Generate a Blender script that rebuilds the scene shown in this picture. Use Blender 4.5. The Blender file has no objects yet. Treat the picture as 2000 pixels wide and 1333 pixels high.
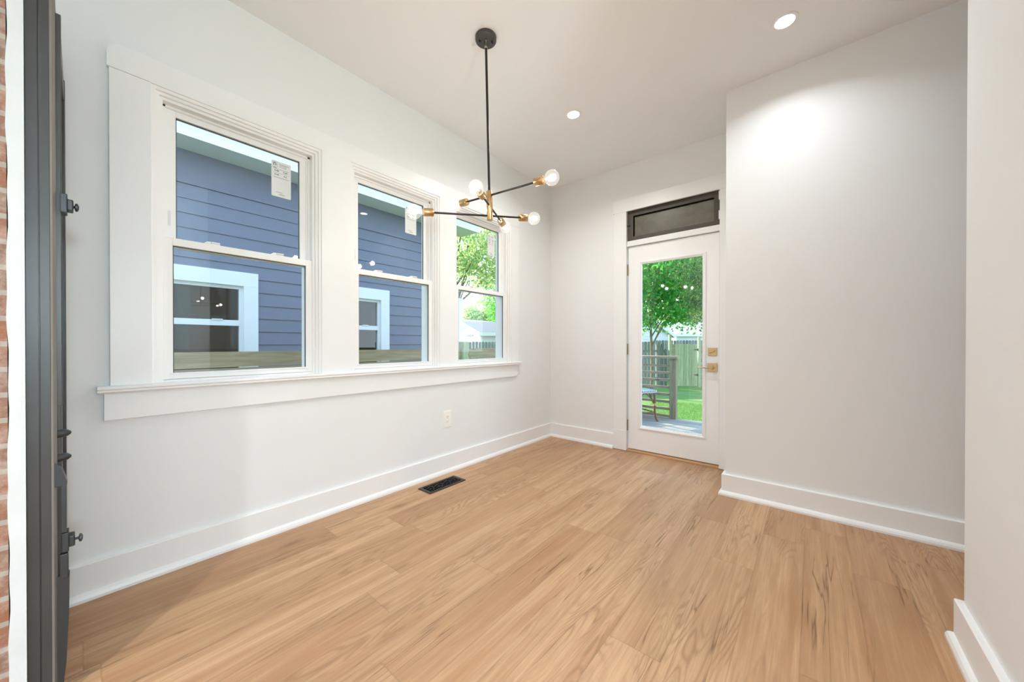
import bpy, bmesh, math, random
import numpy as np
from mathutils import Vector, Matrix
random.seed(7); rng = np.random.default_rng(7)
S = bpy.context.scene
COL = S.collection
PI = math.pi

# ------------------------------------------------------------------ camera
F_PX, YAW, PITCH, ROLL = 703.509, math.radians(39.7702), math.radians(-0.25877), math.radians(0.03286)
CAM = Vector((2.36353, -3.5449, 1.08133))
fwd = Vector((-math.sin(YAW)*math.cos(PITCH), math.cos(YAW)*math.cos(PITCH), math.sin(PITCH)))
rgt = Vector((math.cos(YAW), math.sin(YAW), 0)); upv = rgt.cross(fwd)
rgt, upv = math.cos(ROLL)*rgt+math.sin(ROLL)*upv, -math.sin(ROLL)*rgt+math.cos(ROLL)*upv
cd = bpy.data.cameras.new('camera'); cam = bpy.data.objects.new('camera', cd); COL.objects.link(cam)
cd.sensor_fit = 'HORIZONTAL'; cd.sensor_width = 36.0; cd.lens = F_PX/2000*36; cd.shift_y = 8.43/2000
cd.clip_start = 0.02; cd.clip_end = 400
cam.matrix_world = Matrix(((rgt.x, upv.x, -fwd.x, CAM.x), (rgt.y, upv.y, -fwd.y, CAM.y), (rgt.z, upv.z, -fwd.z, CAM.z), (0, 0, 0, 1)))
S.camera = cam
def at(px, d, z=None):
    """ground position of the direction at picture column px, d metres in front of the camera"""
    h = Vector((-math.sin(YAW), math.cos(YAW), 0)); r = Vector((math.cos(YAW), math.sin(YAW), 0))
    p = CAM + h*d + r*((px-1000)/F_PX*d)
    return Vector((p.x, p.y, 0 if z is None else z))

# ------------------------------------------------------------------ world, sun, exposure
w = bpy.data.worlds.new('sky'); S.world = w; w.use_nodes = True
wn = w.node_tree.nodes; wl = w.node_tree.links
bg = wn['Background']; bg.inputs['Strength'].default_value = 2.45
tc = wn.new('ShaderNodeTexCoord'); sx = wn.new('ShaderNodeSeparateXYZ'); cr = wn.new('ShaderNodeValToRGB')
wl.new(tc.outputs['Generated'], sx.inputs[0]); wl.new(sx.outputs['Z'], cr.inputs[0]); wl.new(cr.outputs[0], bg.inputs['Color'])
cr.color_ramp.elements[0].position = 0.0; cr.color_ramp.elements[0].color = (0.80, 0.90, 1.0, 1)
cr.color_ramp.elements[1].position = 0.6; cr.color_ramp.elements[1].color = (0.50, 0.74, 1.0, 1)
sl = bpy.data.lights.new('sun', 'SUN'); so = bpy.data.objects.new('sun', sl); COL.objects.link(so)
sl.energy = 11.0; sl.color = (1.0, 0.86, 0.62); sl.angle = math.radians(1.0)
so.rotation_euler = Vector((0.90, -0.14, -0.36)).to_track_quat('-Z', 'Y').to_euler()   # low sun beyond the garden trees
VS = S.view_settings
VS.view_transform = 'Standard'; VS.look = 'None'; VS.gamma = 1.0; VS.use_curve_mapping = False
VS.exposure = 0.41
cy = S.cycles
cy.use_denoising = True; cy.max_bounces = 12; cy.diffuse_bounces = 9; cy.glossy_bounces = 4
cy.transparent_max_bounces = 24; cy.transmission_bounces = 8; cy.sample_clamp_indirect = 6.0
cy.caustics_reflective = False; cy.caustics_refractive = False; cy.use_adaptive_sampling = False

def area_down(name, loc, watts, size, color, parent=None, spread=PI):
    l = bpy.data.lights.new(name, 'AREA'); l.shape = 'DISK'; l.size = size; l.energy = watts; l.color = color; l.spread = spread
    o = bpy.data.objects.new(name, l); COL.objects.link(o); o.location = loc
    if parent: o.parent = parent
    return o

# ------------------------------------------------------------------ helpers: tags
def tag(o, label=None, cat=None, group=None, kind=None):
    if label: o['label'] = label
    if cat: o['category'] = cat
    if group: o['group'] = group
    if kind: o['kind'] = kind
    return o
def empty(name, loc=(0, 0, 0), rz=0.0):
    o = bpy.data.objects.new(name, None); COL.objects.link(o); o.location = loc; o.rotation_euler.z = rz
    o.empty_display_size = 0.05
    return o
def copy_tree(o, parent=None):
    c = o.copy(); COL.objects.link(c); c.parent = parent
    for ch in [k for k in o.children]: copy_tree(ch, c)
    return c

# ------------------------------------------------------------------ helpers: geometry
class MB:
    def __init__(s): s.bm = bmesh.new()
    def box(s, x0, x1, y0, y1, z0, z1, M=None, bevel=0.0):
        r = bmesh.ops.create_cube(s.bm, size=1.0); vs = r['verts']
        for v in vs: v.co = Vector(((x0+x1)/2+v.co.x*(x1-x0), (y0+y1)/2+v.co.y*(y1-y0), (z0+z1)/2+v.co.z*(z1-z0)))
        if bevel:
            es = list({e for v in vs for e in v.link_edges})
            nb = bmesh.ops.bevel(s.bm, geom=es, offset=bevel, segments=2, affect='EDGES', profile=0.5)
            vs = list({v for f in nb['faces'] for v in f.verts} | {v for v in vs if v.is_valid})
        if M is not None:
            for v in vs: v.co = M @ v.co
        return s
    def prism(s, pts, axis, a, b, M=None):
        """polygon pts in the plane across the axis ('x': (y,z), 'y': (x,z), 'z': (x,y)) pushed from a to b"""
        def P(p, t): return {'x': (t, p[0], p[1]), 'y': (p[0], t, p[1]), 'z': (p[0], p[1], t)}[axis]
        A = [s.bm.verts.new(P(p, a)) for p in pts]; B = [s.bm.verts.new(P(p, b)) for p in pts]
        n = len(pts)
        s.bm.faces.new(A[::-1]); s.bm.faces.new(B)
        for i in range(n): s.bm.faces.new((A[i], A[(i+1) % n], B[(i+1) % n], B[i]))
        if M is not None:
            for v in A+B: v.co = M @ v.co
        return s
    def lathe(s, prof, p0, p1, n=24, cap=True):
        """prof: (t along p0->p1 in metres, radius)"""
        p0 = Vector(p0); d = (Vector(p1)-p0).normalized()
        a = d.orthogonal().normalized(); b = d.cross(a)
        rings = []
        for t, r in prof:
            if r <= 1e-6: rings.append([s.bm.verts.new(p0+d*t)])
            else: rings.append([s.bm.verts.new(p0+d*t+(a*math.cos(2*PI*k/n)+b*math.sin(2*PI*k/n))*r) for k in range(n)])
        for A, B in zip(rings, rings[1:]):
            for k in range(n):
                k2 = (k+1) % n
                if len(A) == 1 and len(B) == 1: continue
                if len(A) == 1: s.bm.faces.new((A[0], B[k], B[k2]))
                elif len(B) == 1: s.bm.faces.new((A[k2], A[k], B[0]))
                else: s.bm.faces.new((A[k], B[k], B[k2], A[k2]))
        if cap:
            if len(rings[0]) > 1: s.bm.faces.new(rings[0][::-1])
            if len(rings[-1]) > 1: s.bm.faces.new(rings[-1])
        return s
    def cyl(s, p0, p1, r, n=20, r2=None):
        L = (Vector(p1)-Vector(p0)).length
        return s.lathe([(0, r), (L, r if r2 is None else r2)], p0, p1, n)
    def ball(s, c, r, n=20):
        c = Vector(c); m = n//2
        prof = [(r-r*math.cos(PI*k/m), r*math.sin(PI*k/m)) for k in range(m+1)]
        prof[0] = (0, 0); prof[-1] = (2*r, 0)
        return s.lathe(prof, c-Vector((0, 0, r)), c+Vector((0, 0, r)), n)
    def tube(s, pts, r, n=10, rad=None):
        pts = [Vector(p) for p in pts]; rings = []; prev = None
        for i, p in enumerate(pts):
            d = (pts[min(i+1, len(pts)-1)]-pts[max(i-1, 0)]).normalized()
            a = d.orthogonal().normalized() if prev is None else (prev-d*prev.dot(d)).normalized()
            prev = a; b = d.cross(a); rr = r if rad is None else rad[i]
            rings.append([s.bm.verts.new(p+(a*math.cos(2*PI*k/n)+b*math.sin(2*PI*k/n))*rr) for k in range(n)])
        for A, B in zip(rings, rings[1:]):
            for k in range(n): s.bm.faces.new((A[k], A[(k+1) % n], B[(k+1) % n], B[k]))
        s.bm.faces.new(rings[0][::-1]); s.bm.faces.new(rings[-1])
        return s
    def build(s, name, mat, parent=None, smooth=False):
        me = bpy.data.meshes.new(name); bmesh.ops.recalc_face_normals(s.bm, faces=s.bm.faces[:])
        s.bm.to_mesh(me); s.bm.free()
        o = bpy.data.objects.new(name, me); COL.objects.link(o)
        if mat is not None: me.materials.append(mat)
        if smooth:
            me.polygons.foreach_set('use_smooth', [True]*len(me.polygons))
            me.set_sharp_from_angle(angle=math.radians(38))
        if parent is not None: o.parent = parent
        return o
def struct(name, mb, mat, parent=None, **k):
    o = mb.build(name, mat, parent, **k)
    if parent is None: o['kind'] = 'structure'
    return o

# ------------------------------------------------------------------ helpers: materials
class NT:
    def __init__(s, name):
        s.m = bpy.data.materials.new(name); s.m.use_nodes = True; s.t = s.m.node_tree
        s.b = s.t.nodes['Principled BSDF']; s.out = s.t.nodes['Material Output']
    def n(s, typ, **k):
        nd = s.t.nodes.new(typ)
        for a, v in k.items(): setattr(nd, a, v)
        return nd
    def L(s, a, b): s.t.links.new(a, b)
    def put(s, sock, v):
        if hasattr(v, 'is_linked') or isinstance(v, bpy.types.NodeSocket): s.L(v, sock)
        else: sock.default_value = v
    def math(s, op, a, b=0.0, c=0.0):
        nd = s.n('ShaderNodeMath', operation=op)
        for i, v in enumerate((a, b, c)): s.put(nd.inputs[i], v)
        return nd.outputs[0]
    def pos(s): return s.n('ShaderNodeNewGeometry').outputs['Position']
    def obj(s): return s.n('ShaderNodeTexCoord').outputs['Object']
    def xyz(s, v):
        nd = s.n('ShaderNodeSeparateXYZ'); s.L(v, nd.inputs[0]); return nd.outputs
    def comb(s, x, y, z):
        nd = s.n('ShaderNodeCombineXYZ')
        for i, v in enumerate((x, y, z)): s.put(nd.inputs[i], v)
        return nd.outputs[0]
    def scale(s, v, k):
        nd = s.n('ShaderNodeVectorMath', operation='MULTIPLY'); s.L(v, nd.inputs[0]); nd.inputs[1].default_value = k; return nd.outputs[0]
    def add(s, a, b):
        nd = s.n('ShaderNodeVectorMath', operation='ADD'); s.L(a, nd.inputs[0]); s.put(nd.inputs[1], b); return nd.outputs[0]
    def noise(s, v, sc, det=4.0, ro=0.5, dist=0.0):
        nd = s.n('ShaderNodeTexNoise'); s.L(v, nd.inputs['Vector'])
        nd.inputs['Scale'].default_value = sc; nd.inputs['Detail'].default_value = det; nd.inputs['Roughness'].default_value = ro; nd.inputs['Distortion'].default_value = dist
        return nd.outputs['Fac']
    def white(s, v):
        nd = s.n('ShaderNodeTexWhiteNoise'); nd.noise_dimensions = '3D'; s.L(v, nd.inputs['Vector']); return nd.outputs['Value']
    def ramp(s, f, stops, interp='LINEAR'):
        nd = s.n('ShaderNodeValToRGB'); s.L(f, nd.inputs[0]); e = nd.color_ramp.elements; nd.color_ramp.interpolation = interp
        while len(e) < len(stops): e.new(0.5)
        for q, (p, c) in zip(e, stops):
            q.position = p; q.color = (c, c, c, 1) if isinstance(c, (int, float)) else (*c, 1)
        return nd.outputs[0]
    def mix(s, f, a, b, mode='MIX'):
        nd = s.n('ShaderNodeMix', data_type='RGBA', blend_type=mode)
        s.put(nd.inputs[0], f)
        for i, v in ((6, a), (7, b)):
            if isinstance(v, (tuple, list)): nd.inputs[i].default_value = (*v, 1)
            else: s.L(v, nd.inputs[i])
        return nd.outputs[2]
    def bump(s, h, k, d=0.01):
        nd = s.n('ShaderNodeBump'); nd.inputs['Strength'].default_value = k; nd.inputs['Distance'].default_value = d
        s.L(h, nd.inputs['Height']); s.L(nd.outputs[0], s.b.inputs['Normal'])
    def fin(s, color=None, rough=None, metal=None, spec=None):
        for nm, v in (('Base Color', color), ('Roughness', rough), ('Metallic', metal), ('Specular IOR Level', spec)):
            if v is None: continue
            if isinstance(v, tuple): v = (*v, 1) if len(v) == 3 else v
            s.put(s.b.inputs[nm], v)
        return s.m
def paint(name, color, rough=0.4, var=0.015, spec=0.5, bump=0.05, sc=6.0):
    t = NT(name); p = t.pos()
    f = t.noise(p, sc, 3.0)
    c = t.mix(f, tuple(max(0, k*(1-var)) for k in color), tuple(min(1, k*(1+var)) for k in color))
    if bump: t.bump(t.noise(p, 90.0, 2.0), bump, 0.002)
    return t.fin(c, rough, None, spec)
def metal(name, color, rough=0.3, brushed=0.0, metallic=1.0):
    t = NT(name); o = t.obj(); f = t.noise(t.scale(o, (60, 60, 60)), 3.0, 3.0)
    c = t.mix(f, tuple(k*0.92 for k in color), tuple(min(1, k*1.06) for k in color))
    r = t.math('ADD', rough-0.04, t.math('MULTIPLY', f, 0.08))
    return t.fin(c, r, metallic)
def wood(name, dark, light, axis=0, sc=1.0, rough=0.75, knots=True):
    t = NT(name); o = t.obj()
    k = [9.0*sc]*3; k[axis] = 0.7*sc
    v = t.scale(o, tuple(k)); f = t.noise(v, 3.0, 6.0, 0.6, 0.6)
    c = t.mix(t.ramp(f, [(0.30, 0.0), (0.72, 1.0)]), dark, light)
    if knots:
        kk = [5.0*sc]*3; kk[axis] = 2.2*sc
        vo = t.n('ShaderNodeTexVoronoi'); t.L(t.scale(o, tuple(kk)), vo.inputs['Vector']); vo.inputs['Scale'].default_value = 1.0
        c = t.mix(t.ramp(vo.outputs['Distance'], [(0.03, 0.85), (0.11, 0.0)]), c, tuple(q*0.35 for q in dark))
    ri = t.n('ShaderNodeNewGeometry').outputs['Random Per Island']
    c = t.mix(1.0, c, t.ramp(ri, [(0.0, 0.78), (1.0, 1.15)]), 'MULTIPLY')
    t.bump(f, 0.2, 0.004)
    return t.fin(c, rough)

def floor_material():
    t = NT('oak_plank_floor'); X, Y, _ = t.xyz(t.pos())
    PW, PL = 0.182, 1.22
    u = t.math('DIVIDE', t.math('ADD', X, 0.03), PW); row = t.math('FLOOR', u); fu = t.math('FRACT', u)
    r1 = t.white(t.comb(row, 3.7, 1.1))
    v = t.math('ADD', t.math('DIVIDE', Y, PL), t.math('MULTIPLY', r1, 7.31)); colm = t.math('FLOOR', v); fv = t.math('FRACT', v)
    rid = t.white(t.comb(row, colm, 0.5)); rid2 = t.white(t.comb(row, colm, 7.5)); rid3 = t.white(t.comb(row, colm, 13.5))
    off = t.comb(t.math('MULTIPLY', rid, 37.0), t.math('MULTIPLY', rid2, 53.0), t.math('MULTIPLY', rid3, 11.0))
    base = t.comb(X, Y, 0.0)
    # fine straight grain
    g1 = t.noise(t.add(t.scale(base, (95.0, 3.2, 1.0)), off), 1.0, 5.0, 0.65)
    g2 = t.noise(t.add(t.scale(base, (16.0, 1.1, 1.0)), off), 1.0, 4.0, 0.55, 0.4)
    # cathedral figure: contour bands of a slow warped field
    fld = t.noise(t.add(t.scale(base, (6.5, 0.85, 1.0)), off), 1.0, 2.5, 0.5, 0.25)
    band = t.math('ABSOLUTE', t.math('SUBTRACT', t.math('FRACT', t.math('MULTIPLY', fld, 26.0)), 0.5))
    wig = t.noise(t.add(t.scale(base, (40.0, 14.0, 1.0)), off), 1.0, 3.0)
    band = t.math('ADD', band, t.math('MULTIPLY', t.math('SUBTRACT', wig, 0.5), 0.25))
    bmask = t.ramp(t.noise(t.add(t.scale(base, (5.0, 0.9, 1.0)), off), 1.3, 2.0), [(0.50, 0.0), (0.62, 1.0)])
    # dark splits along the grain
    ck = t.noise(t.add(t.scale(base, (15.0, 0.62, 1.0)), off), 1.0, 3.5, 0.55, 0.35)
    crk = t.ramp(t.math('ABSOLUTE', t.math('SUBTRACT', ck, 0.5)), [(0.0, 1.0), (0.014, 0.0)])
    cmask = t.ramp(t.noise(t.add(t.scale(base, (7.0, 1.3, 1.0)), off), 1.1, 2.5), [(0.50, 0.0), (0.60, 1.0)])
    crk = t.math('MULTIPLY', crk, cmask)
    # knots
    vo = t.n('ShaderNodeTexVoronoi'); t.L(t.add(t.scale(base, (4.6, 1.7, 1.0)), off), vo.inputs['Vector']); vo.inputs['Scale'].default_value = 1.0
    kd = t.math('ADD', vo.outputs['Distance'], t.math('MULTIPLY', t.math('SUBTRACT', g2, 0.5), 0.12))
    knot = t.ramp(kd, [(0.02, 1.0), (0.14, 0.0)])
    c = t.mix(rid, (0.405, 0.222, 0.106), (0.555, 0.342, 0.184))
    c = t.mix(t.math('MULTIPLY', rid3, 0.35), c, (0.60, 0.365, 0.215))
    c = t.mix(t.ramp(g2, [(0.30, 0.80), (0.56, 0.0)]), c, (0.360, 0.175, 0.075))
    c = t.mix(t.ramp(g1, [(0.32, 0.60), (0.56, 0.0)]), c, (0.350, 0.195, 0.100))
    c = t.mix(t.ramp(g1, [(0.55, 0.0), (0.80, 0.30)]), c, (0.72, 0.50, 0.32))
    c = t.mix(t.math('MULTIPLY', t.math('MULTIPLY', t.ramp(band, [(0.02, 1.0), (0.30, 0.0)]), bmask), 0.62), c, (0.285, 0.145, 0.068))
    c = t.mix(t.math('MULTIPLY', knot, 0.70), c, (0.235, 0.120, 0.058))
    c = t.mix(t.math('MULTIPLY', crk, 0.80), c, (0.150, 0.070, 0.030))
    # seams between boards
    du = t.math('MULTIPLY', t.math('MINIMUM', fu, t.math('SUBTRACT', 1.0, fu)), PW)
    dv = t.math('MULTIPLY', t.math('MINIMUM', fv, t.math('SUBTRACT', 1.0, fv)), PL)
    sm = t.ramp(t.math('MINIMUM', du, dv), [(0.0006, 1.0), (0.0016, 0.0)])
    c = t.mix(t.math('MULTIPLY', sm, 0.30), c, (0.17, 0.09, 0.045))
    t.bump(t.math('SUBTRACT', t.math('MULTIPLY', g1, 0.3), sm), 0.12, 0.002)
    return t.fin(c, t.math('ADD', 0.36, t.math('MULTIPLY', g1, 0.16)), None, 0.45)

def schlick(t, f0):
    g = t.n('ShaderNodeNewGeometry'); d = t.n('ShaderNodeVectorMath', operation='DOT_PRODUCT')
    t.L(g.outputs['Normal'], d.inputs[0]); t.L(g.outputs['Incoming'], d.inputs[1])
    c = t.math('SUBTRACT', 1.0, t.math('ABSOLUTE', d.outputs['Value']))
    return t.math('ADD', f0, t.math('MULTIPLY', t.math('POWER', c, 5.0), 1.0-f0))
def glass_material(name, tint=(0.975, 0.985, 0.985), f0=0.04, glow=0.0, glowc=(1.0, 0.95, 0.88)):
    t = NT(name); t.t.nodes.remove(t.b)
    tr = t.n('ShaderNodeBsdfTransparent'); tr.inputs[0].default_value = (*tint, 1)
    gl = t.n('ShaderNodeBsdfGlossy'); gl.inputs['Roughness'].default_value = 0.0
    mx = t.n('ShaderNodeMixShader'); t.L(schlick(t, f0), mx.inputs[0])
    t.L(tr.outputs[0], mx.inputs[1]); t.L(gl.outputs[0], mx.inputs[2]); res = mx.outputs[0]
    if glow:
        em = t.n('ShaderNodeEmission'); em.inputs[0].default_value = (*glowc, 1); em.inputs[1].default_value = glow
        ad = t.n('ShaderNodeAddShader'); t.L(res, ad.inputs[0]); t.L(em.outputs[0], ad.inputs[1]); res = ad.outputs[0]
    t.L(res, t.out.inputs[0])
    return t.m
def dirty_glass():
    t = NT('dusty_transom_glass'); p = t.pos()
    f = t.noise(t.scale(p, (6, 6, 9)), 2.0, 5.0, 0.6); g = t.noise(p, 180.0, 2.0)
    c = t.mix(f, (0.12, 0.105, 0.085), (0.27, 0.24, 0.20))
    c = t.mix(t.ramp(g, [(0.62, 0.0), (0.75, 0.5)]), c, (0.45, 0.42, 0.38))
    t.fin(c, 0.35, None, 0.5)
    tr = t.n('ShaderNodeBsdfTransparent'); tr.inputs[0].default_value = (0.40, 0.38, 0.34, 1)
    mx = t.n('ShaderNodeMixShader'); mx.inputs[0].default_value = 0.72
    t.L(tr.outputs[0], mx.inputs[1]); t.L(t.b.outputs[0], mx.inputs[2]); t.L(mx.outputs[0], t.out.inputs[0])
    return t.m
def emit(name, color, k):
    t = NT(name); t.fin((0.8, 0.8, 0.8), 0.5)
    t.b.inputs['Emission Color'].default_value = (*color, 1); t.b.inputs['Emission Strength'].default_value = k
    return t.m
def leaf_material(name, stops, trans=0.6):
    t = NT(name); g = t.n('ShaderNodeNewGeometry')
    c = t.ramp(g.outputs['Random Per Island'], stops)
    t.fin(c, 0.5, None, 0.25)
    tl = t.n('ShaderNodeBsdfTranslucent'); t.L(t.mix(0.25, c, (0.45, 0.66, 0.16)), tl.inputs[0])
    mx = t.n('ShaderNodeMixShader'); mx.inputs[0].default_value = trans
    t.L(t.b.outputs[0], mx.inputs[1]); t.L(tl.outputs[0], mx.inputs[2]); t.L(mx.outputs[0], t.out.inputs[0])
    return t.m
def brick_material():
    t = NT('old_red_brick'); X, Y, Z = t.xyz(t.pos())
    b = t.n('ShaderNodeTexBrick'); t.L(t.comb(t.math('ADD', X, Y), Z, 0.0), b.inputs['Vector'])
    b.inputs['Color1'].default_value = (0.30, 0.125, 0.070, 1); b.inputs['Color2'].default_value = (0.23, 0.145, 0.11, 1); b.inputs['Mortar'].default_value = (0.36, 0.32, 0.28, 1)
    b.inputs['Scale'].default_value = 1.0; b.inputs['Brick Width'].default_value = 0.21; b.inputs['Row Height'].default_value = 0.072; b.inputs['Mortar Size'].default_value = 0.008
    f = t.noise(t.pos(), 22.0, 5.0, 0.65)
    c = t.mix(t.ramp(f, [(0.42, 0.0), (0.70, 0.65)]), b.outputs['Color'], (0.55, 0.46, 0.40))
    t.bump(t.math('SUBTRACT', f, b.outputs['Fac']), 0.6, 0.01)
    return t.fin(c, 0.9)
def lawn_material():
    t = NT('lawn_grass'); p = t.pos()
    f = t.noise(p, 1.1, 4.0); g = t.noise(p, 26.0, 4.0, 0.7)
    c = t.mix(g, (0.055, 0.16, 0.028), (0.16, 0.36, 0.075))
    c = t.mix(t.ramp(f, [(0.50, 0.0), (0.66, 0.55)]), c, (0.30, 0.27, 0.16))
    t.bump(g, 0.5, 0.03)
    return t.fin(c, 0.9)
def check_weave():
    t = NT('navy_and_white_weave'); X, Y, Z = t.xyz(t.obj())
    ck = t.n('ShaderNodeTexChecker'); t.L(t.comb(t.math('ADD', X, Y), t.math('SUBTRACT', X, Y), Z), ck.inputs['Vector'])
    ck.inputs['Scale'].default_value = 38.0; ck.inputs['Color1'].default_value = (0.02, 0.035, 0.10, 1); ck.inputs['Color2'].default_value = (0.80, 0.85, 0.90, 1)
    return t.fin(ck.outputs[0], 0.5)

WALL = paint('white_wall_paint', (0.785, 0.798, 0.805), 0.5, 0.012, 0.30, 0.06)
CEIL = paint('flat_ceiling_paint', (0.82, 0.84, 0.855), 0.8, 0.01, 0.2, 0.06)
TRIM = paint('white_trim_paint', (0.82, 0.828, 0.832), 0.36, 0.012, 0.5, 0.05)
VINYL = paint('white_window_vinyl', (0.84, 0.835, 0.83), 0.30, 0.006, 0.5, 0.0)
DOORP = paint('white_door_paint', (0.86, 0.865, 0.87), 0.33, 0.008, 0.5, 0.03)
PLASTER = paint('rough_white_plaster', (0.64, 0.68, 0.70), 0.7, 0.04, 0.3, 0.5, 20.0)
FLOOR = floor_material()
GLASS = glass_material('window_glass')
BULBG = glass_material('clear_bulb_glass', (0.97, 0.965, 0.955), 0.04, 0.15)
DIRTY = dirty_glass()
BLACK = metal('black_metal', (0.035, 0.032, 0.030), 0.38, metallic=0.6)
BRONZE = metal('dark_bronze_canopy', (0.10, 0.092, 0.085), 0.42, metallic=0.75)
BRASS = metal('brushed_brass', (0.64, 0.42, 0.20), 0.30)
GOLD = metal('satin_gold', (0.56, 0.41, 0.21), 0.36)
HINGE = metal('antique_brass_hinge', (0.42, 0.34, 0.20), 0.45)
DARKFR = paint('dark_brown_transom_paint', (0.075, 0.062, 0.050), 0.5, 0.06, 0.4, 0.1)
GREYMET = paint('dark_grey_door_enamel', (0.042, 0.042, 0.042), 0.36, 0.15, 0.5, 0.12)
GREYLIT = paint('lit_grey_door_edge', (0.17, 0.155, 0.135), 0.5, 0.15, 0.4, 0.15)  # lighter tone paints in the light caught along the door's bevel
GREYIRON = metal('dark_iron_hardware', (0.055, 0.060, 0.066), 0.42, metallic=0.7)
BRICK = brick_material()
REG = metal('black_register_metal', (0.030, 0.027, 0.025), 0.45, metallic=0.3)
VOID = paint('dark_duct', (0.006, 0.006, 0.006), 0.9, 0.0, 0.0, 0.0)
PLASTIC = paint('white_outlet_plastic', (0.88, 0.86, 0.83), 0.28, 0.0, 0.5, 0.0)
SLOT = paint('dark_outlet_slot', (0.10, 0.09, 0.08), 0.6, 0.0, 0.2, 0.0)
THRESH = wood('oak_threshold', (0.40, 0.20, 0.09), (0.62, 0.36, 0.18), 0, 1.0, 0.5, False)
LENS = emit('lit_led_lens', (1.0, 0.97, 0.93), 14.0)
FILAM = emit('lit_filament', (1.0, 0.86, 0.68), 10.0)

# ------------------------------------------------------------------ room shell
H = 2.886
XR, YB = 1.888, -0.579          # corner of the alcove wall
YNE = -2.60  # unseen wall end, cut short so the added lamp reaches the left wall
XN, YN = 2.783, -1.535          # near right wall: face and far end
YP = -3.645                     # plaster face of the brick pier
WIN = [(-3.329, -2.578), (-2.394, -1.655), (-1.489, -0.738)]
WZ0, WZ1 = 0.895, 2.284
YF = -9.0; XE = 5.2

struct('floor', MB().box(-0.16, XE, YF-0.15, 0.15, -0.12, 0.0), FLOOR)
struct('ceiling', MB().box(-0.16, XE+0.15, YF-0.15, 0.15, H, H+0.15), CEIL)
m = MB()
ys = [YF-0.15] + [v for a, b in WIN for v in (a, b)] + [0.15]
for i in range(0, len(ys), 2): m.box(-0.16, 0, ys[i], ys[i+1], 0, H)
for a, b in WIN: m.box(-0.16, 0, a, b, 0, WZ0).box(-0.16, 0, a, b, WZ1, H)
struct('wall_left', m, WALL)
DX0, DX1, DZ1 = 0.912, 1.753, 2.432
struct('wall_back', MB().box(0, DX0, 0, 0.15, 0, H).box(DX1, XR+0.1, 0, 0.15, 0, H).box(DX0, DX1, 0, 0.15, DZ1, H), WALL)
struct('wall_alcove', MB().box(XR, XE, YB, 0.15, 0, H), WALL)
struct('wall_right', MB().box(XN, XN+0.117, YNE, YN, 0, H), WALL)
struct('wall_kitchen', MB().box(XN+0.117, XE, YNE, YNE+0.12, 0, H).box(XE, XE+0.15, -4.2, 0.15, 0, H).box(XE, XE+0.15, YF-0.15, -7.6, 0, H).box(XE, XE+0.15, -7.6, -4.2, 0, 0.5).box(XE, XE+0.15, -7.6, -4.2, 2.45, H), WALL)  # unseen partition in the first box is added to stop lamp light leaking
struct('wall_front', MB().box(0, 0.5, YF-0.15, YF, 0, H).box(2.3, XE, YF-0.15, YF, 0, H).box(0.5, 2.3, YF-0.15, YF, 0, 0.6).box(0.5, 2.3, YF-0.15, YF, 2.5, H), WALL)
# brick pier with a coat of plaster on its dining-room side
m = MB()
struct('wall_pier', MB().box(0.0, 0.615, -4.15, -3.675, 0, H), BRICK)
m = MB(); n = 90
zz = [H*k/n for k in range(n+1)]
ed = [0.617+0.001*math.sin(k*0.9) for k in range(n+1)]; yb = [-3.674-0.0016*math.sin(k*0.37)-0.0010*math.sin(k*1.1)-0.0008*random.random() for k in range(n+1)]
for k in range(n):
    A = [(0.0, YP), (ed[k], YP), (ed[k], yb[k]), (0.0, -3.6745)]; B = [(0.0, YP), (ed[k+1], YP), (ed[k+1], yb[k+1]), (0.0, -3.6745)]
    va = [m.bm.verts.new((*p, zz[k])) for p in A]; vb = [m.bm.verts.new((*p, zz[k+1])) for p in B]
    for i in range(4): m.bm.faces.new((va[i], va[(i+1) % 4], vb[(i+1) % 4], vb[i]))
o = struct('wall_pier_plaster', m, PLASTER)

def baseboard(name, x0, x1, y0, y1, dirv, h=0.150):
    """board + shoe along a wall; dirv points into the room"""
    t_, s_ = 0.020, 0.018
    m = MB(); sh = MB()
    if dirv in ('+x', '-x'):
        sg = 1 if dirv == '+x' else -1; X = x0
        m.prism([(X, 0), (X+sg*t_, 0), (X+sg*t_, h-0.004), (X+sg*(t_-0.004), h), (X, h)], 'y', y0, y1)
        a = X+sg*t_
        sh.prism([(a, 0), (a+sg*s_, 0), (a+sg*s_, 0.012), (a+sg*s_*0.72, 0.024), (a+sg*s_*0.30, 0.031), (a, 0.033)], 'y', y0, y1)
    else:
        sg = 1 if dirv == '+y' else -1; Y = y0
        m.prism([(Y, 0), (Y+sg*t_, 0), (Y+sg*t_, h-0.004), (Y+sg*(t_-0.004), h), (Y, h)], 'x', x0, x1)
        a = Y+sg*t_
        sh.prism([(a, 0), (a+sg*s_, 0), (a+sg*s_, 0.012), (a+sg*s_*0.72, 0.024), (a+sg*s_*0.30, 0.031), (a, 0.033)], 'x', x0, x1)
    o = struct(name, m, TRIM); sh.build('shoe_moulding', TRIM, o)
    return o
baseboard('baseboard_left', 0, 0, YP, 0, '+x', 0.152)
baseboard('baseboard_back', 0.02, 0.79, 0, 0, '-y', 0.156)
SHOE = [(0, 0), (0.018, 0), (0.018, 0.012), (0.013, 0.024), (0.0054, 0.031), (0, 0.033)]
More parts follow.
